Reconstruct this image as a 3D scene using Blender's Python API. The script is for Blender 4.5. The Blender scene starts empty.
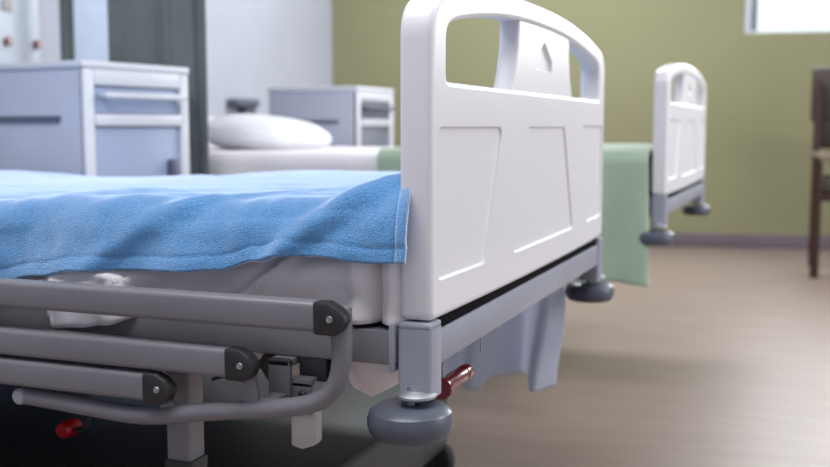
import bpy, bmesh, math, random
from math import pi, sin, cos, radians, sqrt, exp
from mathutils import Vector, Matrix, noise

random.seed(4)
S = bpy.context.scene
COL = S.collection

# ------------------------------------------------------------------ camera
cam_d = bpy.data.cameras.new('camera')
cam = bpy.data.objects.new('camera', cam_d)
COL.objects.link(cam)
cam_d.sensor_width = 36.0
cam_d.lens = 44.24
cam.location = (0, 0, .75)
cam.rotation_euler = (radians(90 - 5.9608), 0, radians(21.4045))
cam_d.clip_start = .05
cam_d.dof.use_dof = True
cam_d.dof.focus_distance = 1.14
cam_d.dof.aperture_fstop = 4.6
S.camera = cam

# ------------------------------------------------------------------ view, world
S.view_settings.view_transform = 'Standard'
S.view_settings.look = 'None'
S.view_settings.gamma = 1
S.view_settings.use_curve_mapping = False
S.view_settings.exposure = 0.0
W = bpy.data.worlds.new('daylight')
S.world = W
W.use_nodes = True
W.node_tree.nodes['Background'].inputs[0].default_value = (.86, .93, 1.0, 1)
W.node_tree.nodes['Background'].inputs[1].default_value = 1.35


def area(name, loc, direction, sx, sy, power, color):
    d = bpy.data.lights.new(name, 'AREA')
    d.shape = 'RECTANGLE'
    d.size, d.size_y = sx, sy
    d.energy = power
    d.color = color
    o = bpy.data.objects.new(name, d)
    COL.objects.link(o)
    o.location = loc
    o.rotation_euler = Vector(direction).to_track_quat('-Z', 'Y').to_euler()
    return o


WALL_A = Vector((-3.0, 6.155))                    # corner of white and green wall
WDIR = Vector((2.931, .543)).normalized()         # direction of the green wall
WNRM = Vector((WDIR.y, -WDIR.x))                  # towards the room


def on_wall(u, z, out=0.0):
    p = WALL_A + WDIR * u + WNRM * out
    return Vector((p.x, p.y, z))


# daylight through the window in the green wall and the windows of the right wall
area('window_daylight', on_wall(3.75, 1.86, -.13), (WNRM.x, WNRM.y, -.0), 2.15, 1.0, 75, (.93, .97, 1.0))
area('side_window_daylight', (3.74, 3.2, 1.65), (-1, 0, 0), 3.0, 1.5, 46, (.94, .97, 1.0))
# ceiling panels over the far bed, over the aisle and over the front bed
area('ceiling_lamp', (-1.3, 4.9, 2.66), (0, 0, -1), 1.2, .6, 72, (.93, .96, 1.0))
area('ceiling_lamp', (1.5, 3.1, 2.66), (0, 0, -1), 1.2, .6, 58, (.97, .98, 1.0))
area('ceiling_lamp', (-.7, .45, 2.66), (0, 0, -1), 2.2, 1.2, 62, (.95, .97, 1.0))

# ------------------------------------------------------------------ materials


def lin(c):
    return tuple((v / 255 / 12.92) if v / 255 <= .04045 else ((v / 255 + .055) / 1.055) ** 2.4 for v in c) + (1,)


def mat(name, c, rough=.5, metal=0.0, c2=None, nscale=20, bump=0.0, bscale=200, sheen=0.0, spec=.5, coat=0.0, thin=0.0, sheen_rough=.4, fuzz=0.0, nstretch=None, sheen_tint=None):
    m = bpy.data.materials.new(name)
    m.use_nodes = True
    nt = m.node_tree
    b = nt.nodes['Principled BSDF']
    b.inputs['Roughness'].default_value = rough
    b.inputs['Metallic'].default_value = metal
    b.inputs['Specular IOR Level'].default_value = spec
    b.inputs['Coat Weight'].default_value = coat
    if sheen:
        b.inputs['Sheen Weight'].default_value = sheen
        b.inputs['Sheen Roughness'].default_value = sheen_rough
        if sheen_tint:
            b.inputs['Sheen Tint'].default_value = lin(sheen_tint)
    tc = nt.nodes.new('ShaderNodeTexCoord')
    mp = nt.nodes.new('ShaderNodeMapping')
    nt.links.new(tc.outputs['Object'], mp.inputs[0])
    if nstretch:
        mp.inputs['Scale'].default_value = nstretch
    n = nt.nodes.new('ShaderNodeTexNoise')
    n.inputs['Scale'].default_value = nscale
    n.inputs['Detail'].default_value = 5
    nt.links.new(mp.outputs[0], n.inputs['Vector'])
    r = nt.nodes.new('ShaderNodeValToRGB')
    r.color_ramp.elements[0].position = .3
    r.color_ramp.elements[1].position = .7
    c2 = c2 or tuple(max(0, v * .96) for v in c)
    r.color_ramp.elements[0].color = lin(c2)
    r.color_ramp.elements[1].color = lin(c)
    nt.links.new(n.outputs['Fac'], r.inputs[0])
    nt.links.new(r.outputs[0], b.inputs['Base Color'])
    if bump:
        n2 = nt.nodes.new('ShaderNodeTexNoise')
        n2.inputs['Scale'].default_value = bscale
        n2.inputs['Detail'].default_value = 3
        nt.links.new(tc.outputs['Object'], n2.inputs['Vector'])
        bp = nt.nodes.new('ShaderNodeBump')
        bp.inputs['Strength'].default_value = bump
        bp.inputs['Distance'].default_value = .004
        nt.links.new(n2.outputs['Fac'], bp.inputs['Height'])
        nt.links.new(bp.outputs[0], b.inputs['Normal'])
    if fuzz:
        out = nt.nodes['Material Output']
        sh = nt.nodes.new('ShaderNodeBsdfSheen')
        sh.inputs['Color'].default_value = (fuzz, fuzz, fuzz, 1)
        sh.inputs['Roughness'].default_value = .30
        ad = nt.nodes.new('ShaderNodeAddShader')
        nt.links.new(b.outputs[0], ad.inputs[0])
        nt.links.new(sh.outputs[0], ad.inputs[1])
        nt.links.new(ad.outputs[0], out.inputs[0])
    if thin:
        out = nt.nodes['Material Output']
        tl = nt.nodes.new('ShaderNodeBsdfTranslucent')
        nt.links.new(r.outputs[0], tl.inputs['Color'])
        mx = nt.nodes.new('ShaderNodeMixShader')
        mx.inputs[0].default_value = thin
        nt.links.new(b.outputs[0], mx.inputs[1])
        nt.links.new(tl.outputs[0], mx.inputs[2])
        nt.links.new(mx.outputs[0], out.inputs[0])
    return m


M = {
    'floor': mat('brown vinyl floor', (146, 130, 122), .40, c2=(135, 119, 111), nscale=3, nstretch=(1, 6, 1), spec=.5),
    'green': mat('olive green wall paint', (145, 143, 108), .6, c2=(141, 139, 104), nscale=2, bump=.05),
    'white': mat('white wall paint', (190, 194, 207), .6, nscale=2, bump=.05),
    'ceil': mat('ceiling paint', (225, 225, 222), .8),
    'base': mat('grey baseboard', (112, 100, 108), .5),
    'abs': mat('cream white moulded plastic', (234, 232, 236), .34, c2=(231, 229, 233), nscale=3, spec=.45),
    'steel': mat('grey painted steel', (158, 161, 174), .36, c2=(152, 155, 168), nscale=8, spec=.5),
    'rail': mat('satin grey rail', (128, 126, 132), .34, c2=(120, 118, 124), nscale=8, spec=.5),
    'black': mat('black plastic', (46, 44, 46), .42),
    'gap': mat('matt black gap shade', (22, 21, 24), .95, spec=.05),
    'dark': mat('dark steel', (40, 39, 42), .5),
    'bumper': mat('grey rubber bumper', (88, 93, 105), .3, c2=(80, 85, 97), nscale=30, spec=.5),
    'chrome': mat('bright zinc', (178, 180, 185), .45, metal=.8),
    'red': mat('burgundy grip', (120, 14, 30), .25, coat=.4),
    'redsig': mat('signal red plastic', (200, 14, 22), .4),
    'tab': mat('pale grey plastic', (186, 182, 182), .5),
    'sheet': mat('white cotton', (244, 239, 241), .85, c2=(238, 232, 235), nscale=14, bump=.12, bscale=500, sheen=.2),
    'under': mat('grey blue cotton', (226, 228, 238), .85, c2=(218, 221, 233), nscale=10, bump=.12, bscale=400, sheen=.2, thin=.6),
    'ticking': mat('grey mattress cover', (150, 146, 150), .7),
    'blanket': mat('blue fleece', (116, 177, 232), .95, c2=(78, 142, 206), nscale=420, bump=.8, bscale=620, sheen=1.0, sheen_rough=.42, fuzz=.85, spec=.1, sheen_tint=(236, 244, 255)),
    'greenc': mat('mint green cotton', (178, 198, 174), .85, c2=(170, 190, 166), nscale=8, bump=.1, bscale=300, sheen=.5, spec=.2),
    'pillow': mat('white pillowcase', (236, 236, 242), .85, bump=.1, bscale=300, sheen=.3),
    'cab': mat('white cabinet laminate', (224, 226, 236), .4, nscale=3),
    'cabside': mat('blue grey laminate', (198, 203, 222), .45, nscale=3),
    'cabdoor': mat('pale blue laminate', (160, 174, 206), .45, nscale=3),
    'groove': mat('dark blue grey plastic', (100, 104, 124), .5),
    'curtain': mat('grey green curtain', (124, 132, 132), .8, c2=(112, 120, 121), nscale=6, sheen=.3),
    'panel': mat('white enamel', (220, 229, 242), .35),
    'bluepanel': mat('pale blue wall panel', (190, 204, 228), .5),
    'wood': mat('red brown wood', (62, 36, 28), .4, c2=(48, 27, 21), nscale=5, nstretch=(8, 8, 1)),
    'woodlit': mat('lit brown wood', (128, 112, 96), .35, nscale=6),  # chair wood with the armrest highlight put into its colour
    'vinyl': mat('dark brown upholstery', (66, 56, 48), .5),
    'sash': mat('grey sash', (120, 134, 140), .5),
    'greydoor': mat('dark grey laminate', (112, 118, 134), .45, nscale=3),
    'alu': mat('white window frame', (220, 226, 232), .4),
}


def glass_mat():
    m = bpy.data.materials.new('window glass')
    m.use_nodes = True
    nt = m.node_tree
    nt.nodes.clear()
    o = nt.nodes.new('ShaderNodeOutputMaterial')
    mx = nt.nodes.new('ShaderNodeMixShader')
    t = nt.nodes.new('ShaderNodeBsdfTransparent')
    g = nt.nodes.new('ShaderNodeBsdfGlossy')
    g.inputs['Roughness'].default_value = .02
    mx.inputs[0].default_value = .06
    nt.links.new(t.outputs[0], mx.inputs[1])
    nt.links.new(g.outputs[0], mx.inputs[2])
    nt.links.new(mx.outputs[0], o.inputs[0])
    return m


M['glass'] = glass_mat()

# ------------------------------------------------------------------ helpers


def obj(name, bm, material, parent=None, angle=32, recalc=True):
    if recalc:
        bmesh.ops.recalc_face_normals(bm, faces=bm.faces[:])
    a = radians(angle)
    flat = bm.faces.layers.int.get('flat')
    for f in bm.faces:
        f.smooth = not (flat and f[flat])
    for e in bm.edges:
        if len(e.link_faces) == 2:
            if e.calc_face_angle(0) > a:
                e.smooth = False
        else:
            e.smooth = False
    me = bpy.data.meshes.new(name)
    bm.to_mesh(me)
    bm.free()
    me.materials.append(material if not isinstance(material, str) else M[material])
    o = bpy.data.objects.new(name, me)
    COL.objects.link(o)
    if parent:
        o.parent = parent
    return o


def thing(name, label, cat, loc=(0, 0, 0), rz=0, group=None):
    o = bpy.data.objects.new(name, None)
    o.empty_display_size = .1
    COL.objects.link(o)
    o.location = loc
    o.rotation_euler = (0, 0, rz)
    tag(o, label, cat, group)
    return o


def tag(o, label, cat, group=None):
    o['label'] = label
    o['category'] = cat
    if group:
        o['group'] = group
    return o


def struct(name, bm, m, parent=None, angle=32):
    o = obj(name, bm, m, parent, angle)
    if not parent:
        o['kind'] = 'structure'
    return o


def box(bm, x0, x1, y0, y1, z0, z1, bev=0.0, seg=2, mtx=None):
    vs = [bm.verts.new((x, y, z)) for x in (x0, x1) for y in (y0, y1) for z in (z0, z1)]
    idx = [(0, 1, 3, 2), (4, 6, 7, 5), (0, 4, 5, 1), (2, 3, 7, 6), (0, 2, 6, 4), (1, 5, 7, 3)]
    fs = [bm.faces.new([vs[i] for i in q]) for q in idx]
    geo = vs
    if bev:
        es = list({e for f in fs for e in f.edges})
        r = bmesh.ops.bevel(bm, geom=es, offset=bev, segments=seg, affect='EDGES', profile=.5)
        geo = list({v for f in r['faces'] for v in f.verts} | {v for v in vs if v.is_valid})
    if mtx:
        for v in geo:
            v.co = mtx @ v.co
    return bm


def B():
    return bmesh.new()


def bx(*a, **k):
    return box(B(), *a, **k)


def rrect(w, h, r, n=4):
    pts = []
    for cx, cy, a0 in ((w / 2 - r, h / 2 - r, 0), (-w / 2 + r, h / 2 - r, 90), (-w / 2 + r, -h / 2 + r, 180), (w / 2 - r, -h / 2 + r, 270)):
        for i in range(n + 1):
            a = radians(a0 + 90 * i / n)
            pts.append((cx + r * cos(a), cy + r * sin(a)))
    return pts


def circ(r, n=20):
    return [(r * cos(2 * pi * i / n), r * sin(2 * pi * i / n)) for i in range(n)]


def sweep(bm, path, prof, up=(0, 0, 1), cap=True, scales=None):
    """profile (side, up) carried along a polyline; capped ends"""
    path = [Vector(p) for p in path]
    rings = []
    up = Vector(up)
    for i, p in enumerate(path):
        t = (path[min(i + 1, len(path) - 1)] - path[max(i - 1, 0)]).normalized()
        s = t.cross(up)
        if s.length < 1e-4:
            s = t.cross(Vector((0, 1, 0)))
        s.normalize()
        u = s.cross(t).normalized()
        k = scales[i] if scales else 1
        rings.append([bm.verts.new(p + s * a * k + u * b * k) for a, b in prof])
    n = len(prof)
    for a, b in zip(rings, rings[1:]):
        for i in range(n):
            bm.faces.new((a[i], a[(i + 1) % n], b[(i + 1) % n], b[i]))
    if cap:
        bm.faces.new(rings[0][::-1])
        bm.faces.new(rings[-1])
    return bm


def smooth_path(pts, radius, n=6):
    """polyline with its inner corners rounded"""
    pts = [Vector(p) for p in pts]
    out = [pts[0]]
    for i in range(1, len(pts) - 1):
        a, b, c = pts[i - 1], pts[i], pts[i + 1]
        r = radius[i] if isinstance(radius, (list, tuple)) else radius
        d1 = min(r, (a - b).length * .49)
        d2 = min(r, (c - b).length * .49)
        p0 = b + (a - b).normalized() * d1
        p2 = b + (c - b).normalized() * d2
        for k in range(n + 1):
            t = k / n
            out.append(p0 * (1 - t) ** 2 + b * 2 * t * (1 - t) + p2 * t * t)
    out.append(pts[-1])
    return out


def lathe(bm, prof, n=40, mtx=None):
    """profile (r, z) spun round z"""
    rings = []
    for r, z in prof:
        if r < 1e-6:
            rings.append([bm.verts.new((0, 0, z))])
        else:
            rings.append([bm.verts.new((r * cos(2 * pi * i / n), r * sin(2 * pi * i / n), z)) for i in range(n)])
    for a, b in zip(rings, rings[1:]):
        for i in range(n):
            j = (i + 1) % n
            if len(a) == 1 and len(b) > 1:
                bm.faces.new((a[0], b[i], b[j]))
            elif len(b) == 1 and len(a) > 1:
                bm.faces.new((a[i], b[0], a[j]))
            elif len(a) > 1:
                bm.faces.new((a[i], b[i], b[j], a[j]))
    if mtx:
        for ring in rings:
            for v in ring:
                v.co = mtx @ v.co
    return bm


def T(x, y, z):
    return Matrix.Translation((x, y, z))


def fillet(pts, rad, n=6):
    """closed 2-D polygon with each corner rounded"""
    out = []
    N = len(pts)
    for i in range(N):
        a, b, c = Vector(pts[i - 1]), Vector(pts[i]), Vector(pts[(i + 1) % N])
        r = rad[i] if isinstance(rad, (list, tuple)) else rad
        if r <= 0:
            out.append(b)
            continue
        v1, v2 = (a - b).normalized(), (c - b).normalized()
        ang = v1.angle(v2)
        d = min(r / math.tan(ang / 2), .48 * (a - b).length, .48 * (c - b).length)
        p0, p2 = b + v1 * d, b + v2 * d
        for k in range(n + 1):
            t = k / n
            out.append(p0 * (1 - t) ** 2 + b * 2 * t * (1 - t) + p2 * t * t)
    return out


def area2(p):
    return sum(p[i - 1].x * p[i].y - p[i].x * p[i - 1].y for i in range(len(p))) / 2


def offset(p, d):
    """CCW polygon moved inwards by d (outwards when negative)"""
    out = []
    N = len(p)
    for i in range(N):
        e1 = (p[i] - p[i - 1])
        e2 = (p[(i + 1) % N] - p[i])
        if e1.length < 1e-9:
            e1 = e2
        if e2.length < 1e-9:
            e2 = e1
        n1 = Vector((-e1.y, e1.x)).normalized()
        n2 = Vector((-e2.y, e2.x)).normalized()
        m = n1 + n2
        m = m / max(m.length_squared, .4) * 2
        out.append(p[i] + m * d)
    return out


def ccw(p):
    p = [Vector(q) for q in p]
    q = [p[0]]
    for v in p[1:]:
        if (v - q[-1]).length > 2e-4:
            q.append(v)
    if (q[0] - q[-1]).length < 2e-4:
        q.pop()
    return q if area2(q) > 0 else q[::-1]


# ------------------------------------------------------------------ moulded bed end board
BW = .952          # width of a bed
TOPZ = .1775


def arch(s):
    return TOPZ - .24 * abs(s - .478) ** 2.33


def board_mesh(bm, zs=1.0, thick=.039, z0=.75, flip=1, x_front=0.0, r=.008):
    """board in the local y-z plane, its front face at x_front, looking along +x * flip"""
    sag = [(BW * i / 12, -.2125 - .0035 * (1 - ((i - 6) / 6) ** 2)) for i in range(1, 12)]
    pts = [(0.0, -.2125)] + sag + [(BW, -.2105)]
    rad = [.012] + [0] * 11 + [.012]
    right = []
    for k in range(9):
        t = k / 8
        p0, p1, p2 = Vector((BW, .095)), Vector((BW, .142)), Vector((BW - .055, arch(BW - .055)))
        right.append(tuple(p0 * (1 - t) ** 2 + p1 * 2 * t * (1 - t) + p2 * t * t))
    top = [(s, arch(s)) for s in [BW - .055 - (BW - .11) * i / 26 for i in range(1, 26)]]
    left = [(BW - a, b - arch(.055) * 0) for a, b in right[::-1]]
    left[0] = (.055, arch(.055))
    pts += right + top + left
    rad += [0] * (len(pts) - len(rad))
    outline = ccw(fillet(pts, rad, 5))

    def bar(s):
        return arch(s) - .0300
    tp = [(.047 + (.900 - .047) * i / 26, bar(.047 + (.900 - .047) * i / 26)) for i in range(27)]
    tp[0] = (.047, bar(.047) - .004)
    tp[-1] = (.900, bar(.900) - .004)
    hole = [(.047, .0500), (.900, .0500)] + tp[::-1]
    holes = [ccw(fillet(hole, [.010, .010, .024] + [0] * 25 + [.024], 6))]
    pt = [(.358 + (.661 - .358) * i / 8, bar(.358 + (.661 - .358) * i / 8) + .012) for i in range(9)]
    pil = [(.322, .0400), (.694, .0400), (.690, .052), (.674, .082), (.664, .112)] + pt[::-1] + [(.354, .112), (.343, .082), (.326, .052)]
    pillar = ccw(pil)
    panels = [
        ([(.019, .001), (.268, .001), (.192, -.172), (.019, -.170)], .013),
        ([(.396, .001), (.621, .001), (.694, -.1735), (.318, -.1745)], .011),
        ([(.752, .003), (.934, .003), (.934, -.171), (.803, -.172)], .012),
    ]
    panels = [ccw(fillet(p, rr_, 5)) for p, rr_ in panels]
    mark = ccw(fillet([(.445, .083), (.547, .083), (.547, .100), (.500, .128), (.445, .100)], .003, 3))
    flat = bm.faces.layers.int.new('flat')

    def P(q, depth):
        return Vector((x_front - flip * depth, q.x, z0 - .2125 + (q.y + .2125) * zs))

    def ring(p, depth):
        return [bm.verts.new(P(q, depth)) for q in p]

    def strip(a, b):
        n = len(a)
        for i in range(n):
            bm.faces.new((a[i], a[(i + 1) % n], b[(i + 1) % n], b[i]))

    def loop_edges(rg):
        es = []
        for i in range(len(rg)):
            e = bm.edges.get((rg[i - 1], rg[i])) or bm.edges.new((rg[i - 1], rg[i]))
            es.append(e)
        return es

    def fill(rings):
        es = []
        for rg in rings:
            es += loop_edges(rg)
        g = bmesh.ops.triangle_fill(bm, use_beauty=True, use_dissolve=False, edges=es, normal=(1, 0, 0))
        for f in g['geom']:
            if isinstance(f, bmesh.types.BMFace):
                f[flat] = 1

    front, back = [], []
    r0 = r
    for poly, sgn in [(outline, 1)] + [(h, -1) for h in holes]:
        rs = []
        r = r0 if sgn > 0 else .0055
        rb = r0 if sgn > 0 else .013
        for k in range(6, -1, -1):
            a = radians(15 * k)
            rs.append(ring(offset(poly, sgn * r * (1 - cos(a))) if k else poly, r * (1 - sin(a))))
        for k in range(0, 7):
            a = radians(15 * k)
            rs.append(ring(offset(poly, sgn * rb * (1 - cos(a))) if k else poly, thick - rb * (1 - sin(a))))
        for a, b in zip(rs, rs[1:]):
            strip(a, b)
        front.append(rs[0])
        back.append(rs[-1])
    for pi_, poly in enumerate(panels):
        dp = .0034
        steps = [(0, 0), (.0006, .0002), (.0022, dp - .0004), (.0030, dp)]
        rs = [ring(offset(poly, d) if d else poly, h) for d, h in steps]
        for a, b in zip(rs, rs[1:]):
            strip(a, b)
        front.append(rs[0])
        fill([rs[-1]])
    fill(front)
    fill(back)
    # pillar, set back behind the front edge
    d0 = .0045
    rs = [ring(offset(pillar, .004 * (1 - cos(radians(15 * k)))), d0 + .004 * (1 - sin(radians(15 * k)))) for k in range(6, -1, -1)]
    rs += [ring(offset(pillar, .010 * (1 - cos(radians(15 * k)))), thick - .004 - .010 * (1 - sin(radians(15 * k)))) for k in range(0, 7)]
    for a, b in zip(rs, rs[1:]):
        strip(a, b)
    ms = [ring(mark, d0), ring(offset(mark, .0040), d0 + .0055)]
    strip(*ms)
    fill([ms[-1]])
    fill([rs[0], ms[0]])
    fill([rs[-1]])
    return bm


# ------------------------------------------------------------------ room shell
HC = 2.7
b = B()
box(b, -3.4, 4.2, -2.0, 8.2, -.1, 0)
struct('floor', b, 'floor')
b = B()
box(b, -3.4, 4.2, -2.0, 8.2, HC, HC + .1)
struct('ceiling', b, 'ceil')
b = B()
box(b, -3.12, -3.0, -1.7, 6.4, 0, HC)
struct('wall_left', b, 'white')
b = B()
box(b, -3.12, 3.9, -1.72, -1.6, 0, HC)
struct('wall_front', b, 'white')

WROT = math.atan2(WDIR.y, WDIR.x)
WM = T(WALL_A.x, WALL_A.y, 0) @ Matrix.Rotation(WROT, 4, 'Z')     # x along wall, y away from the room
WU0, WU1, WZ0, WZ1 = 2.602, 4.90, 1.318, 2.40
b = B()
box(b, -.12, WU0, 0, .14, 0, HC, mtx=WM)
box(b, WU1, 7.2, 0, .14, 0, HC, mtx=WM)
box(b, WU0, WU1, 0, .14, 0, WZ0, mtx=WM)
box(b, WU0, WU1, 0, .14, WZ1, HC, mtx=WM)
struct('wall_back', b, 'green')
w = bpy.data.objects.new('window_1', None)
COL.objects.link(w)
w['kind'] = 'structure'
w.matrix_world = WM
b = B()
for u0, u1, z0_, z1_ in ((WU0, WU0 + .075, WZ0, WZ1), (WU1 - .075, WU1, WZ0, WZ1), (WU0 + .075, WU1 - .075, WZ0, WZ0 + .02), (WU0 + .075, WU1 - .075, WZ1 - .06, WZ1), (3.72, 3.78, WZ0 + .02, WZ1 - .06)):
    box(b, u0, u1, .02, .075, z0_, z1_, .004)
obj('window_frame', b, 'alu', w)
b = B()
box(b, WU0 + .045, WU0 + .082, .012, .02, WZ0 + .02, WZ1 - .06, .003)
box(b, WU1 - .082, WU1 - .045, .012, .02, WZ0 + .02, WZ1 - .06, .003)
obj('sash', b, 'sash', w)
obj('pane', bx(WU0 + .07, WU1 - .07, .045, .049, WZ0 + .015, WZ1 - .055), 'glass', w)
b = B()
box(b, 3.6, 3.72, -1.7, .45, 0, HC)
box(b, 3.6, 3.72, 4.75, 7.6, 0, HC)
box(b, 3.6, 3.72, .45, 4.75, 0, .85)
box(b, 3.6, 3.72, .45, 4.75, 2.45, HC)
struct('wall_right', b, 'white')
b = B()
box(b, 0, 6.7, -.016, 0, 0, .088, .003, mtx=WM)
struct('baseboard_back', b, 'base')
b = B()
box(b, -3.0, -2.984, -1.6, 6.14, 0, .088, .003)
struct('baseboard_left', b, 'base')

# ------------------------------------------------------------------ hospital bed
LEN = 1.93


def make_bed(label, x0, y0, dz=0.0, guard=True, col_x=-.349, zs=1.0):
    """origin on the floor below the near corner of the footboard face; the head is towards -x"""
    t = thing('hospital_bed', label, 'bed', (x0, y0, 0), 0, 'hospital beds in a row')
    obj('footboard', board_mesh(B(), zs, z0=.75 + dz), 'abs', t)
    obj('headboard', board_mesh(B(), zs, z0=.64 + dz, flip=-1, x_front=-LEN - .041), 'abs', t)
    # frame round the mattress platform
    for name, xa, xb in (('end_rail', -.030, -.0015), ('head_rail', -LEN + .0015, -LEN + .030)):
        obj(name, bx(xa, xb, .034, BW - .034, .4845 + dz, .5240 + dz, .003, 2), 'steel', t)
    obj('gap_shade', bx(-.030, -.005, .034, BW - .034, .522 + dz, .546 + dz), 'gap', t)  # near-black strip added for the shade in the gap under the footboard
    for ya, yb in ((-.005, .024), (BW - .024, BW + .005)):
        obj('side_frame', bx(-LEN + .042, -.040, ya, yb, .4870 + dz, .5255 + dz, .003, 2), 'rail', t)
    obj('mattress_platform', bx(-LEN + .05, -.045, .026, BW - .026, .506 + dz, .524 + dz), 'dark', t)
    for xs, sx in ((-.0185, 1), (-LEN + .0185, -1)):
        for yc, sy in ((.0125, -1), (BW - .0125, 1)):
            b = B()
            sweep(b, [(xs, yc, .453 + dz), (xs, yc, .530 + dz)], rrect(.040, .040, .007, 4), up=(0, 1, 0))
            box(b, xs - .019, xs + .019, yc - .019, yc + .019, .5295 + dz, .5365 + dz, .003)
            # the little weld plate where the side frame meets the post
            box(b, xs - .027 * sx - .004, xs - .027 * sx + .004, yc - .018, yc + .018, .480 + dz, .531 + dz, .002)
            post = obj('corner_post', b, 'steel', t)
            cx_, cy_ = xs - .005 * sx, yc + .016 * sy
            pr = [(0, -.017), (.030, -.017), (.039, -.0155), (.0435, -.011), (.0458, -.004), (.0458, .003), (.0435, .010), (.038, .0145), (.029, .0165), (.012, .0162), (.010, .013), (0, .013)]
            bp = obj('bumper_roller', lathe(B(), pr, 48, T(cx_, cy_, .4275 + dz) @ Matrix.Diagonal((1.05, 1.05, 1.08, 1))), 'bumper', t)
            b = B()
            lathe(b, [(.0045, -.016), (.0045, 0)], 12, T(cx_, cy_ - .004 * 0, .4605 + dz))
            lathe(b, [(0, .0), (.019, .0), (.0225, .002), (.0225, .0046), (.019, .007), (.011, .0095), (.010, .014), (0, .014)], 32, T(cx_ + .006, cy_ + .002, .4525 + dz))
            obj('washer', b, 'chrome', bp)
    # lifting columns on castors
    for xl in (col_x, -LEN + .33):
        for yl in (.042, BW - .042):
            b = B()
            sweep(b, [(xl, yl, .332), (xl, yl, .488 + dz)], rrect(.035, .035, .004, 3), up=(0, 1, 0))
            leg = obj('leg', b, 'rail', t)
            b = B()
            sweep(b, [(xl, yl, .318), (xl, yl, .333)], rrect(.042, .042, .007, 3), up=(0, 1, 0))
            obj('collar', b, 'black', leg)
            b = B()
            sweep(b, [(xl, yl, .150), (xl, yl, .326)], rrect(.028, .028, .004, 3), up=(0, 1, 0))
            box(b, xl - .022, xl + .022, yl - .022, yl - .017, .05, .16, .002)
            box(b, xl - .022, xl + .022, yl + .017, yl + .022, .05, .16, .002)
            box(b, xl - .022, xl + .022, yl - .022, yl + .022, .145, .16, .002)
            obj('castor_fork', b, 'dark', leg)
            b = B()
            mt = T(xl, yl, .06) @ Matrix.Rotation(pi / 2, 4, 'X')
            lathe(b, [(0, -.014), (.042, -.014), (.054, -.013), (.06, -.006), (.06, .006), (.054, .013), (.042, .014), (0, .014)], 32, mt)
            obj('castor', b, 'black', leg)
        obj('cross_beam', bx(xl - .018, xl + .018, .064, BW - .030, .455 + dz, .487 + dz, .003), 'dark', t)
    obj('lift_beam', bx(-LEN + .36, col_x - .02, .45, .50, .40 + dz, .455 + dz, .004), 'dark', t)
    b = bx(-LEN + .25, col_x + .045, .016, BW - .030, .085, .212, .015, 3) if guard else bx(-LEN + .25, col_x + .05, .40, .55, .085, .16, .015, 3)  # front bed: closed black cover, added to keep the space underneath dark
    obj('added_dark_base', b, 'black', t)
    if guard:
        guard_rail(t)
        crank(t)
    return t


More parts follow.
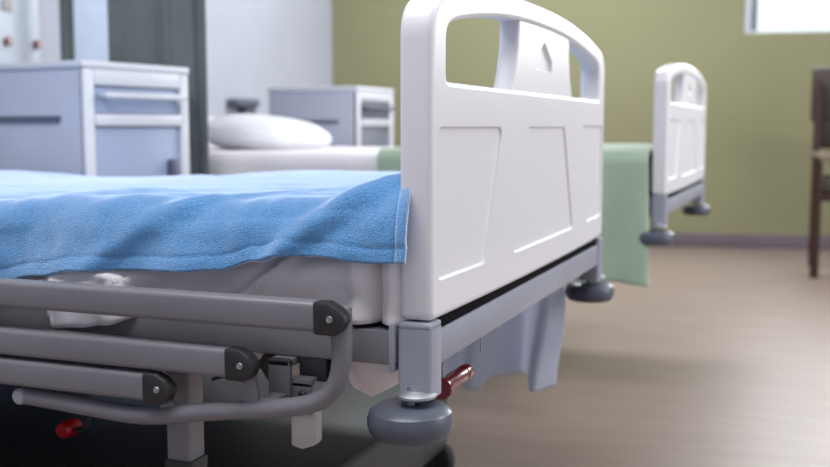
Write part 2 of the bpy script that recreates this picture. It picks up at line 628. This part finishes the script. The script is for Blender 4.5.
def guard_rail(t):
    yc = -.050
    h = .0335
    for zc, xe in ((.5465, -.110), (.4865, -.221), (.4490, -.332)):
        xs = -1.62 + (-.114 - xe) * -1
        b = B()
        sweep(b, [(xs, yc, zc), (xe, yc, zc)], rrect(.026, h, .006, 4))
        bar = obj('guard_bar', b, 'rail', t)
        for end, sg in ((xe, 1), (xs, -1)):
            hh = .0182
            pts = [(-.002, -hh), (.022, -hh), (.031, -hh * .72), (.0365, -hh * .15), (.0360, hh * .2), (.029, hh * .62), (.016, hh), (-.002, hh)]
            pts = ccw([(end + sg * p[0], zc + p[1]) for p in fillet(pts, .004, 4)])
            b = B()
            rs = []
            for d, y in ((.003, -.0165), (.001, -.0155), (0, -.0135), (0, -.001), (.001, .0005)):
                q = offset(pts, d) if d else pts
                rs.append([b.verts.new((v.x, yc + y, v.y)) for v in q])
            for a, c in zip(rs, rs[1:]):
                for i in range(len(a)):
                    b.faces.new((a[i], a[(i + 1) % len(a)], c[(i + 1) % len(a)], c[i]))
            b.faces.new(rs[0])
            b.faces.new(rs[-1])
            obj('end_cap', b, 'black', bar)
            b = B()
            lathe(b, [(0, .0022), (.0012, .0022), (.0012, .0008), (.0034, .0014), (.004, 0)], 16, T(end + sg * .019, yc - .0165, zc) @ Matrix.Rotation(pi / 2, 4, 'X'))
            obj('screw', b, 'chrome', bar)
    # bent tube that carries the bars
    yt = -.046
    pth = smooth_path([(-.522, yt, .417), (-.345, yt, .4080), (-.262, yt, .4235), (-.129, yt, .4425), (-.094, yt, .463), (-.0855, yt, .503), (-.088, yt + .002, .530), (-.089, yt + .002, .556)], [0, .04, .03, .05, .05, .05, .02, 0], 7)
    b = B()
    sweep(b, pth, circ(.0108, 20), up=(0, 1, 0), scales=[1 + .16 * max(0, min(1, (p.z - .49) / .04)) for p in pth])
    obj('rail_tube', b, 'rail', t)
    b = B()
    lathe(b, [(0, .0035), (.008, .003), (.0105, 0), (.0105, -.014), (0, -.014)], 24, T(-.526, yt - .008, .4172) @ Matrix.Rotation(pi / 2, 4, 'X'))
    obj('pivot_bolt', b, 'steel', t)
    # short pivot plates from the caps to the tube
    for xa, za, xb, zb in ((-.205, .478, -.199, .437), (-.318, .440, -.306, .418)):
        b = B()
        sweep(b, [(xa, yc + .004, za), (xa + .004, yc + .004, (za + zb) / 2), (xb, yc + .004, zb)], rrect(.008, .020, .003, 3), up=(1, 0, 0))
        obj('pivot_arm', b, 'rail', t)
    # brackets under the frame
    b = B()
    box(b, -.192, -.164, -.022, -.014, .438, .487, .002)
    box(b, -.192, -.164, -.022, .020, .478, .487, .002)
    box(b, -.188, -.168, -.050, -.016, .438, .448, .002)
    obj('rail_bracket', b, 'rail', t)
    b = B()
    box(b, -.162, -.126, -.004, .026, .460, .488, .003)
    box(b, -.118, -.114, -.004, .02, .452, .488)
    obj('latch_box', b, 'dark', t)
    b = B()
    box(b, -.164, -.138, -.018, -.013, .424, .462, .002)
    box(b, -.164, -.138, -.018, -.002, .455, .466, .002)
    lp = obj('latch_plate', b, 'rail', t)
    b = B()
    lathe(b, [(0, .004), (.0036, .004), (.0058, .001), (.0058, -.002)], 16, T(-.149, -.018, .4465) @ Matrix.Rotation(pi / 2, 4, 'X'))
    obj('knob', b, 'black', lp)
    b = B()
    sl = [(-.1665, .3855), (-.153, .3825), (-.138, .388), (-.1350, .392), (-.1350, .440), (-.1665, .440)]
    pts = ccw(fillet(sl, .002, 2))
    rs = []
    for d, y in ((.0015, -.016), (0, -.0145), (0, .0), (.0015, .0015)):
        q = offset(pts, d) if d else pts
        rs.append([b.verts.new((v.x, y, v.y)) for v in q])
    for a, c in zip(rs, rs[1:]):
        for i in range(len(a)):
            b.faces.new((a[i], a[(i + 1) % len(a)], c[(i + 1) % len(a)], c[i]))
    b.faces.new(rs[0])
    b.faces.new(rs[-1])
    obj('release_tab', b, 'tab', t)
    b = B()
    box(b, -.216, -.200, .02, .05, .440, .488, .004)
    sweep(b, [(-.230, .035, .47), (-.213, .03, .452), (-.195, .03, .442)], circ(.009, 10), up=(0, 1, 0))
    lathe(b, [(0, .006), (.012, .006), (.012, -.006), (0, -.006)], 18, T(-.214, .028, .472) @ Matrix.Rotation(pi / 2, 4, 'X'))
    sweep(b, [(-.30, .03, .440), (-.205, .03, .474)], circ(.0022, 8), up=(0, 1, 0))
    obj('release_mechanism', b, 'black', t)
    # red foot pedal far under the bed
    b = B()
    sweep(b, smooth_path([(-.695, .275, .50), (-.695, .275, .264), (-.712, .273, .262)], .02), circ(.006, 10), up=(0, 1, 0))
    ped = obj('brake_lever', b, 'dark', t)
    b = B()
    lathe(b, [(0, -.018), (.011, -.018), (.014, -.010), (.014, .010), (.011, .018), (0, .018)], 20, T(-.731, .273, .263) @ Matrix.Rotation(pi / 2, 4, 'X'))
    o = obj('pedal_knob', b, 'redsig', ped)
    o['label'] = 'bright red pedal knob'


def crank(t):
    b = B()
    sweep(b, [(-.045, .155, .455), (-.045, .155, .429), (-.042, .160, .427)], circ(.005, 10), up=(1, 0, 0))
    sweep(b, [(-.045, .155, .455), (-.045, .155, .506)], circ(.005, 10), up=(1, 0, 0))
    c = obj('crank', b, 'steel', t)
    b = B()
    pr = [(0, 0), (.0115, 0), (.0135, .002), (.0135, .012), (.0112, .016), (.0112, .079), (.0100, .0805), (.0100, .083), (.0112, .0845), (.0112, .100), (.009, .1045), (0, .105)]
    mt = T(-.040, .140, .4255) @ Matrix.Rotation(-pi / 2, 4, 'X')
    lathe(b, pr, 24, mt)
    obj('crank_grip', b, 'red', c)
    b = B()
    sweep(b, [(-.012, .215, .46), (-.012, .215, .49)], circ(.0012, 8), up=(1, 0, 0))
    obj('hook', b, 'chrome', t)


bed1 = make_bed('white and grey hospital bed in front with a blue blanket and lowered guard rail', -.383, 1.027)
bed2 = make_bed('white and grey hospital bed under a green blanket by the olive wall', -.356, 2.690, .036, guard=False, col_x=-.72, zs=.92)

# ------------------------------------------------------------------ cloth


def lerp_tab(tab, x):
    if x <= tab[0][0]:
        return tab[0][1]
    for (a, va), (b_, vb) in zip(tab, tab[1:]):
        if x <= b_:
            k = (x - a) / (b_ - a)
            k = k * k * (3 - 2 * k)
            return va + (vb - va) * k
    return tab[-1][1]


def grid_obj(name, fn, nu, nv, material, thick=0.0, parent=None):
    b = B()
    g = [[b.verts.new(fn(i / nu, j / nv)) for j in range(nv + 1)] for i in range(nu + 1)]
    for i in range(nu):
        for j in range(nv):
            b.faces.new((g[i][j], g[i + 1][j], g[i + 1][j + 1], g[i][j + 1]))
    o = obj(name, b, material, parent, angle=180)
    for p in o.data.edges:
        p.use_edge_sharp = False
    if thick:
        md = o.modifiers.new('thickness', 'SOLIDIFY')
        md.thickness = thick
        md.offset = 0
        md.use_rim = True
    return o


def nz(x, y, z, s):
    return noise.noise(Vector((x * s, y * s, z * s)))


def rounded_box(bm, x0, x1, y0, y1, z0, z1, r):
    box(bm, x0, x1, y0, y1, z0, z1, r, 5)


# mattresses
tag(obj('mattress', (lambda b: (rounded_box(b, -2.27, -.450, 1.066, 1.944, .5245, .610, .03), b)[1])(B()), 'ticking'),
    'grey mattress under the white sheet and blue blanket on the front bed', 'mattress')
tag(obj('mattress', (lambda b: (rounded_box(b, -2.24, -.405, 2.722, 3.604, .561, .660, .03), b)[1])(B()), 'ticking'),
    'grey mattress under the white and green covers on the bed by the olive wall', 'mattress')


# cross-section walker: near hem -> near crest -> far crest -> far hem
def section(v, yn, yf, zt, zn, zf, r):
    """point at share v along a rounded drape: down the near side, over the top, down the far side"""
    l1 = max(zt - r - zn, 0)
    l2 = r * pi / 2
    l3 = yf - yn - 2 * r
    l5 = max(zt - r - zf, 0)
    tot = l1 + l2 + l3 + l2 + l5
    d = v * tot
    if d < l1:
        return yn, zn + d, (-1, 0), d
    if d < l1 + l2:
        a = (d - l1) / r
        return yn + r - r * cos(a), zt - r + r * sin(a), (-cos(a), sin(a)), d
    if d < l1 + l2 + l3:
        return yn + r + (d - l1 - l2), zt, (0, 1), d
    if d < l1 + 2 * l2 + l3:
        a = (d - l1 - l2 - l3) / r
        return yf - r + r * sin(a), zt - r + r * cos(a), (sin(a), cos(a)), d
    return yf, zt - r - (d - l1 - 2 * l2 - l3), (1, 0), d


def vmap(v, k=.42):
    """more rows on the near side"""
    return k * v / .6 if v < .6 else k + (1 - k) * (v - .6) / .4


# white sheet on the front bed
SH_HEM = [(-2.3, .530), (-.93, .532), (-.905, .512), (-.885, .500), (-.84, .503), (-.80, .509), (-.76, .520), (-.72, .529), (-.41, .531)]


def sheet1(u, v):
    x = -.412 - u ** 1.9 * 1.86
    v = vmap(v)
    y, z, n, d = section(v, 1.044, 1.952, .618, lerp_tab(SH_HEM, x), .531, .035)
    side = 1 if n[0] < -.5 else 0
    o = .004 * nz(x * 1.0, y, z * 2.2, 9) + .002 * nz(x, y, z, 30)
    if side:
        # tucked rolls at the foot corner
        o += .014 * exp(-((x + .4315) / .0105) ** 2) + .017 * exp(-((x + .472) / .016) ** 2) - .014 * exp(-((x + .451) / .0045) ** 2)
        # slanting pulled folds
        q = (x + .60) - (z - .57) * 1.3
        o += .012 * exp(-(q / .007) ** 2) - .007 * exp(-((q + .018) / .012) ** 2)
        o += .005 * sin((x * .5 - z * 2.2) * 60 + 3 * nz(x, 0, z, 12)) * exp(-((x + .62) / .16) ** 2)
        q = (z - .566) + (x + .75) * .10
        o += .009 * exp(-(q / .0035) ** 2) * (1 if x < -.62 else exp(-((x + .62) / .05) ** 2))
        q = (z - .548) + (x + .72) * .06
        o += .004 * exp(-(q / .006) ** 2)
        if x < -.74:
            k = max(0, min(1, (.605 - z) / .04))
            o += (.034 * min(1, 1.6 * exp(-((x + .835) / .065) ** 2)) + .007 * nz(x, 0, z, 38)) * k
        o += .004
    if n[1] > .9:
        o *= .5
        o = min(o, .002)
    return (x, y + n[0] * o, z + n[1] * o)


tag(grid_obj('bed_sheet', sheet1, 340, 120, 'sheet', .002), 'rumpled white sheet tucked round the mattress below the blue blanket', 'bed sheet')

HEM = [(-2.3, .545), (-.97, .553), (-.90, .564), (-.84, .5745), (-.78, .5785), (-.70, .580), (-.64, .585), (-.59, .598), (-.55, .607), (-.51, .6065), (-.45, .6025), (-.42, .605), (-.398, .612)]
CREST = [(-2.3, .648), (-1.75, .655), (-1.5, .646), (-1.1, .655), (-.95, .656), (-.80, .664), (-.66, .660), (-.53, .667), (-.46, .678), (-.40, .688)]


FARHEM = [(-2.3, .30), (-1.25, .36), (-1.0, .53), (-.4, .54)]


FARTOP = [(-2.3, .640), (-1.8, .642), (-1.52, .632), (-1.25, .640), (-1.0, .655), (-.7, .656), (-.4, .660)]


def blanket(u, v):
    x = -.4185 - u ** 1.5 * 1.80
    v = vmap(v, .30)
    hem = lerp_tab(HEM, x)
    zt = lerp_tab(CREST, x)
    y, z, n, d = section(v, 1.016, 1.974, zt, hem, lerp_tab(FARHEM, x), .038)
    near = 1 if y < 1.2 else 0
    # broad folds that run slanting down the near side
    w = x - d * .95
    f = .0055 * sin(w * 36 + 1.1 + 2.0 * nz(x, 0, 0, 3)) * (.35 + .65 * nz(x + 4, d, 0, 4) ** 2 * 2)
    f += .006 * nz(x * 1.0 - d * .6, d * 1.3, 2.0, 11) + .0016 * nz(x, y, z, 45)
    q = (x + .52) - (d - .035) * 1.3
    f += .0085 * exp(-(q / .020) ** 2) - .004 * exp(-((q - .04) / .022) ** 2)
    q = (x + .78) - (d - .03) * 1.6
    f += .007 * exp(-(q / .026) ** 2)
    amp = 1.0
    if y > 1.06:
        amp = max(.30, 1 - (y - 1.06) * 6)
    o = f * amp
    # free end beside the footboard, with a stitched hem
    e = max(0, (x + .475) / .062)
    if n[0] < 0:
        o += .012 * e * e * -n[0]
    dy = n[0] * o
    dzz = n[1] * o
    stitch = 0.0
    if n[0] < -.3:
        stitch -= .0016 * exp(-((d - .016) / .0025) ** 2)
        stitch -= .0045 * exp(-((x + .4275) / .0016) ** 2)
    y2, z2 = y + dy + n[0] * stitch, z + dzz + n[1] * stitch
    # the near edge is bunched up; beyond it the top lies lower on the mattress
    k = max(0, min(1, (y - 1.06) / .80))
    k = k * k * (3 - 2 * k)
    z2 -= (zt - lerp_tab(FARTOP, x)) * k
    if n[1] > .99:
        z2 = max(z2, .6275)
    # the hem hangs a little outwards
    if n[0] < -.9:
        y2 -= .010 * max(0, 1 - d / .06)
    xx = x
    if n[0] < -.2:
        xx += .016 * e * max(0, -n[0])
    return (xx, y2, z2)


tag(grid_obj('fleece_blanket', blanket, 380, 200, 'blanket', .007), 'light blue fleece blanket spread over the front bed', 'blanket')


# cloth hanging below the far side of the front bed, near its foot
HANG = [(-2.2, .21), (-.80, .215), (-.62, .222), (-.60, .246), (-.525, .248), (-.505, .236), (-.466, .238)]


def hang1(u, v):
    x = -.466 - u * .30
    z0_ = lerp_tab(HANG, x)
    z = .515 - v * (.515 - z0_)
    k = v ** .7
    f = .050 * exp(-((x + .496) / .020) ** 2) * k - .022 * exp(-((x + .550) / .03) ** 2) * k
    f += .030 * exp(-((x + .64) / .04) ** 2) * k
    f += (.006 * sin(x * 61 + 1) + .005 * sin(x * 110 + z * 9)) * k
    return (x + .008 * sin(z * 20) + .01 * v, 1.990 - .03 * v - f * 1.3, z)


tag(grid_obj('draw_sheet', hang1, 110, 40, 'under', .003), 'pale blue grey sheet hanging from the far side of the front bed', 'sheet')


# loose corner of a sheet below the frame by the near post
def hang2(u, v):
    x = -.415 - u * .098
    zt = .4855
    drop = .056 * (.20 + .80 * min(1, u / .8)) * (1 - 1.2 * max(0, u - .8))
    z = zt - v * drop
    y = 1.053 + .05 * v * (1 - u * .4) + .003 * sin(u * 14 + v * 3)
    return (x + .01 * v, y, z)


tag(grid_obj('sheet_corner', hang2, 24, 14, 'sheet', .002), 'loose white sheet corner hanging below the frame beside the near corner post', 'sheet')

# the bed by the wall: white sheet, green blanket, pillow


def sheet2(u, v):
    x = -.95 - u * 1.30
    v = vmap(v)
    y, z, n, d = section(v, 2.700, 3.634, .672, .585, .565, .035)
    o = .004 * nz(x, y, z, 9)
    if n[1] > .9:
        o = abs(o)
    return (x, y + n[0] * o, z + n[1] * o)


tag(grid_obj('bed_sheet', sheet2, 110, 70, 'sheet', .003), 'white sheet below the pillow on the bed by the olive wall', 'bed sheet')


def green(u, v):
    x = -.402 - u * .76
    v = vmap(v)
    y, z, n, d = section(v, 2.672, 3.648, .688, .338 + .006 * sin(u * 9), .61, .035)
    o = .003 * nz(x, y, z, 8)
    if n[1] > .9:
        o = abs(o)
    if n[0] < -.9:
        k = max(0, (.66 - z) / .32)
        o += .012 * k * sin(x * 46 + 2) + .012 * k * exp(-((x + .41) / .03) ** 2)
    return (x + (.012 * max(0, .66 - z) / .3 if u < .05 else 0), y + n[0] * o, z + n[1] * o)


tag(grid_obj('green_blanket', green, 120, 110, 'greenc', .004), 'mint green blanket hanging down over the foot half of the far bed', 'blanket')


def pillow():
    b = B()
    bmesh.ops.create_uvsphere(b, u_segments=64, v_segments=32, radius=1)
    for v in b.verts:
        x, y, z = v.co
        ax = abs(x) ** .75 * (1 if x > 0 else -1)
        ay = abs(y) ** .62 * (1 if y > 0 else -1)
        rr = min(1, sqrt(x * x + y * y))
        zz = z * (.065 * (1 - .25 * rr ** 4))
        v.co = (ax * .185, ay * .29, zz + .006 * nz(x, y, z, 2.5))
    return b


p = obj('pillow', pillow(), 'pillow', None, 180)
p.location = (-1.80, 3.17, .722)
p.rotation_euler = (0, radians(7), radians(4))
tag(p, 'plump white pillow at the head of the bed by the olive wall', 'pillow')

# ------------------------------------------------------------------ bedside cabinets


def cabinet(label, x, y, rz, front='cabdoor', bar='cab'):
    """origin at the near front corner; front looks to +x, side to -y; body runs to -x and +y"""
    t = thing('bedside_cabinet', label, 'cabinet', (x, y, 0), rz, 'bedside cabinets')
    D, Wd, H = .42, .39, .92
    b = B()
    box(b, -D, -.004, 0, .016, .07, H - .02, .003)
    box(b, -D, -.004, Wd - .016, Wd, .07, H - .02, .003)
    box(b, -D, -D + .012, .016, Wd - .016, .07, H - .02)
    box(b, -D + .012, -.016, .016, Wd - .016, .07, .086)
    obj('side_panels', b, 'cabside', t)
    obj('top', bx(-D - .006, .004, -.006, Wd + .006, H - .02, H, .006), 'cab', t)
    b = B()
    box(b, -.018, .002, 0, .034, .07, H - .02, .004)
    box(b, -.018, .002, Wd - .034, Wd, .07, H - .02, .004)
    box(b, -.018, .002, .034, Wd - .034, H - .062, H - .02, .004)
    box(b, -.018, .006, .034, Wd - .034, .752, .784, .004)
    box(b, -.018, .002, .034, Wd - .034, .07, .11, .004)
    obj('front_frame', b, 'cab', t)
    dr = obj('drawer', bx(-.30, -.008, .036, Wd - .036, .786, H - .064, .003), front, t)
    b = B()
    box(b, .016, .030, .050, Wd - .030, .824, .840, .005)
    box(b, -.008, .022, .060, .074, .826, .838, .002)
    box(b, -.008, .022, Wd - .074, Wd - .060, .826, .838, .002)
    obj('handle', b, bar, dr)
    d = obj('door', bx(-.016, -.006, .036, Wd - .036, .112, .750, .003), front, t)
    b = B()
    box(b, -.008, .016, Wd - .085, Wd - .062, .60, .66, .005)
    obj('handle', b, 'groove', d)
    b = B()
    box(b, -D + .02, -.085, -.010, .002, .765, .779, .003)
    obj('towel_rail', b, 'groove', t)
    for cx_ in (-.05, -D + .05):
        for cy_ in (.05, Wd - .05):
            b = B()
            sweep(b, [(cx_, cy_, .05), (cx_, cy_, .072)], circ(.008, 10), up=(0, 1, 0))
            lathe(b, [(0, -.011), (.022, -.011), (.0255, -.006), (.0255, .006), (.022, .011), (0, .011)], 20, T(cx_, cy_, .0255) @ Matrix.Rotation(pi / 2, 4, 'X'))
            obj('castor', b, 'dark', t)
    return t


cabinet('white bedside cabinet with pale blue fronts between the two beds, before the curtain', -1.745, 2.135, radians(-8))
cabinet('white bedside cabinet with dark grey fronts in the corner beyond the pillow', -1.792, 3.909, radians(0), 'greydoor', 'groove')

# ------------------------------------------------------------------ curtain, wall fittings


def curtain_fn(xa, xb, y, z0, z1, amp, folds, lean=0.0):
    def fn(u, v):
        z = z1 - v * (z1 - z0)
        x = xa + (xb - xa) * u + lean * v
        k = .6 + .4 * v
        yy = y + amp * k * sin(u * folds * 2 * pi) + amp * .3 * sin(u * folds * 4.3 * pi + 1)
        return (x + .012 * k * sin(u * folds * 4 * pi), yy, z)
    return fn


tag(grid_obj('privacy_curtain', curtain_fn(-2.045, -1.69, 2.620, .22, HC, .020, 2.6, .0), 130, 24, 'curtain', .004),
    'grey green curtain gathered behind the cabinet between the beds', 'curtain')
tag(grid_obj('privacy_curtain', curtain_fn(-2.875, -2.815, 3.40, .22, HC, .010, 1.2, -.02), 40, 16, 'curtain', .004),
    'narrow grey green curtain strip hanging beside the panel with red dots', 'curtain')

t = thing('outlet_panel', 'white wall panel with two small red outlets', 'wall panel', (-3.0, 3.14, .92))
obj('body', bx(0, .03, -.30, .240, 0, .62, .008), 'panel', t)
for yy in (.052, .214):
    b = B()
    lathe(b, [(.0, .018), (.014, .018), (.018, .014), (.018, 0)], 20, T(.03, yy, .163) @ Matrix.Rotation(pi / 2, 4, 'Y'))
    o = obj('outlet', b, 'red', t)
    o['label'] = 'round dark red outlet'
b = B()
box(b, .03, .038, .03, .08, .28, .34, .004)
obj('socket', b, 'tab', t)
t = thing('wall_cladding', 'pale blue flat board on the wall beside the curtain', 'wall board', (-3.0, 3.56, .6))
obj('board', bx(0, .03, 0, .36, 0, 1.5, .006), 'bluepanel', t)

t = thing('wall_fixture', 'small dark grey fixture on the white wall above the pillow', 'wall fixture', (-3.0, 4.83, .83))
b = B()
box(b, 0, .08, 0, .24, .03, .075, .015)
box(b, 0, .06, .12, .23, -.03, .04, .012)
obj('housing', b, 'groove', t)

# ------------------------------------------------------------------ armchair by the green wall
t = thing('armchair', 'dark brown wooden armchair at the right edge by the olive wall', 'chair', (.300, 5.64, 0), radians(0))
for sx in (-1, 1):
    b = B()
    sweep(b, [(sx * .287, -.20, 0), (sx * .287, -.20, .60)], rrect(.042, .042, .006, 3), up=(0, 1, 0))
    obj('leg', b, 'wood', t)
    b = B()
    sweep(b, smooth_path([(sx * .300, .30, 0), (sx * .300, .22, .45), (sx * .300, .27, 1.0)], .12), rrect(.036, .042, .006, 3), up=(0, 1, 0))
    obj('leg', b, 'wood', t)
    b = B()
    sweep(b, [(sx * .246, -.25, .592), (sx * .268, 0, .606), (sx * .300, .22, .606)], rrect(.060, .030, .010, 3))
    obj('armrest', b, 'woodlit', t)
    b = B()
    box(b, sx * .287 - .012, sx * .287 + .012, -.19, .22, .40, .57, .004)
    obj('side_panel', b, 'wood', t)
b = B()
box(b, -.27, .27, -.222, .24, .385, .42, .006)
obj('seat_frame', b, 'wood', t)
obj('seat', bx(-.26, .26, -.225, .235, .42, .50, .02, 4), 'vinyl', t)
b = B()
box(b, -.335, .335, -.024, .024, .78, 1.075, .02, 4, mtx=T(0, .21, 0) @ Matrix.Rotation(radians(-4), 4, 'X') @ T(0, .045, 0))
box(b, -.285, .285, -.018, .018, .64, .80, .012, 3, mtx=T(0, .21, 0) @ Matrix.Rotation(radians(-4), 4, 'X') @ T(0, .045, 0))
obj('backrest', b, 'vinyl', t)
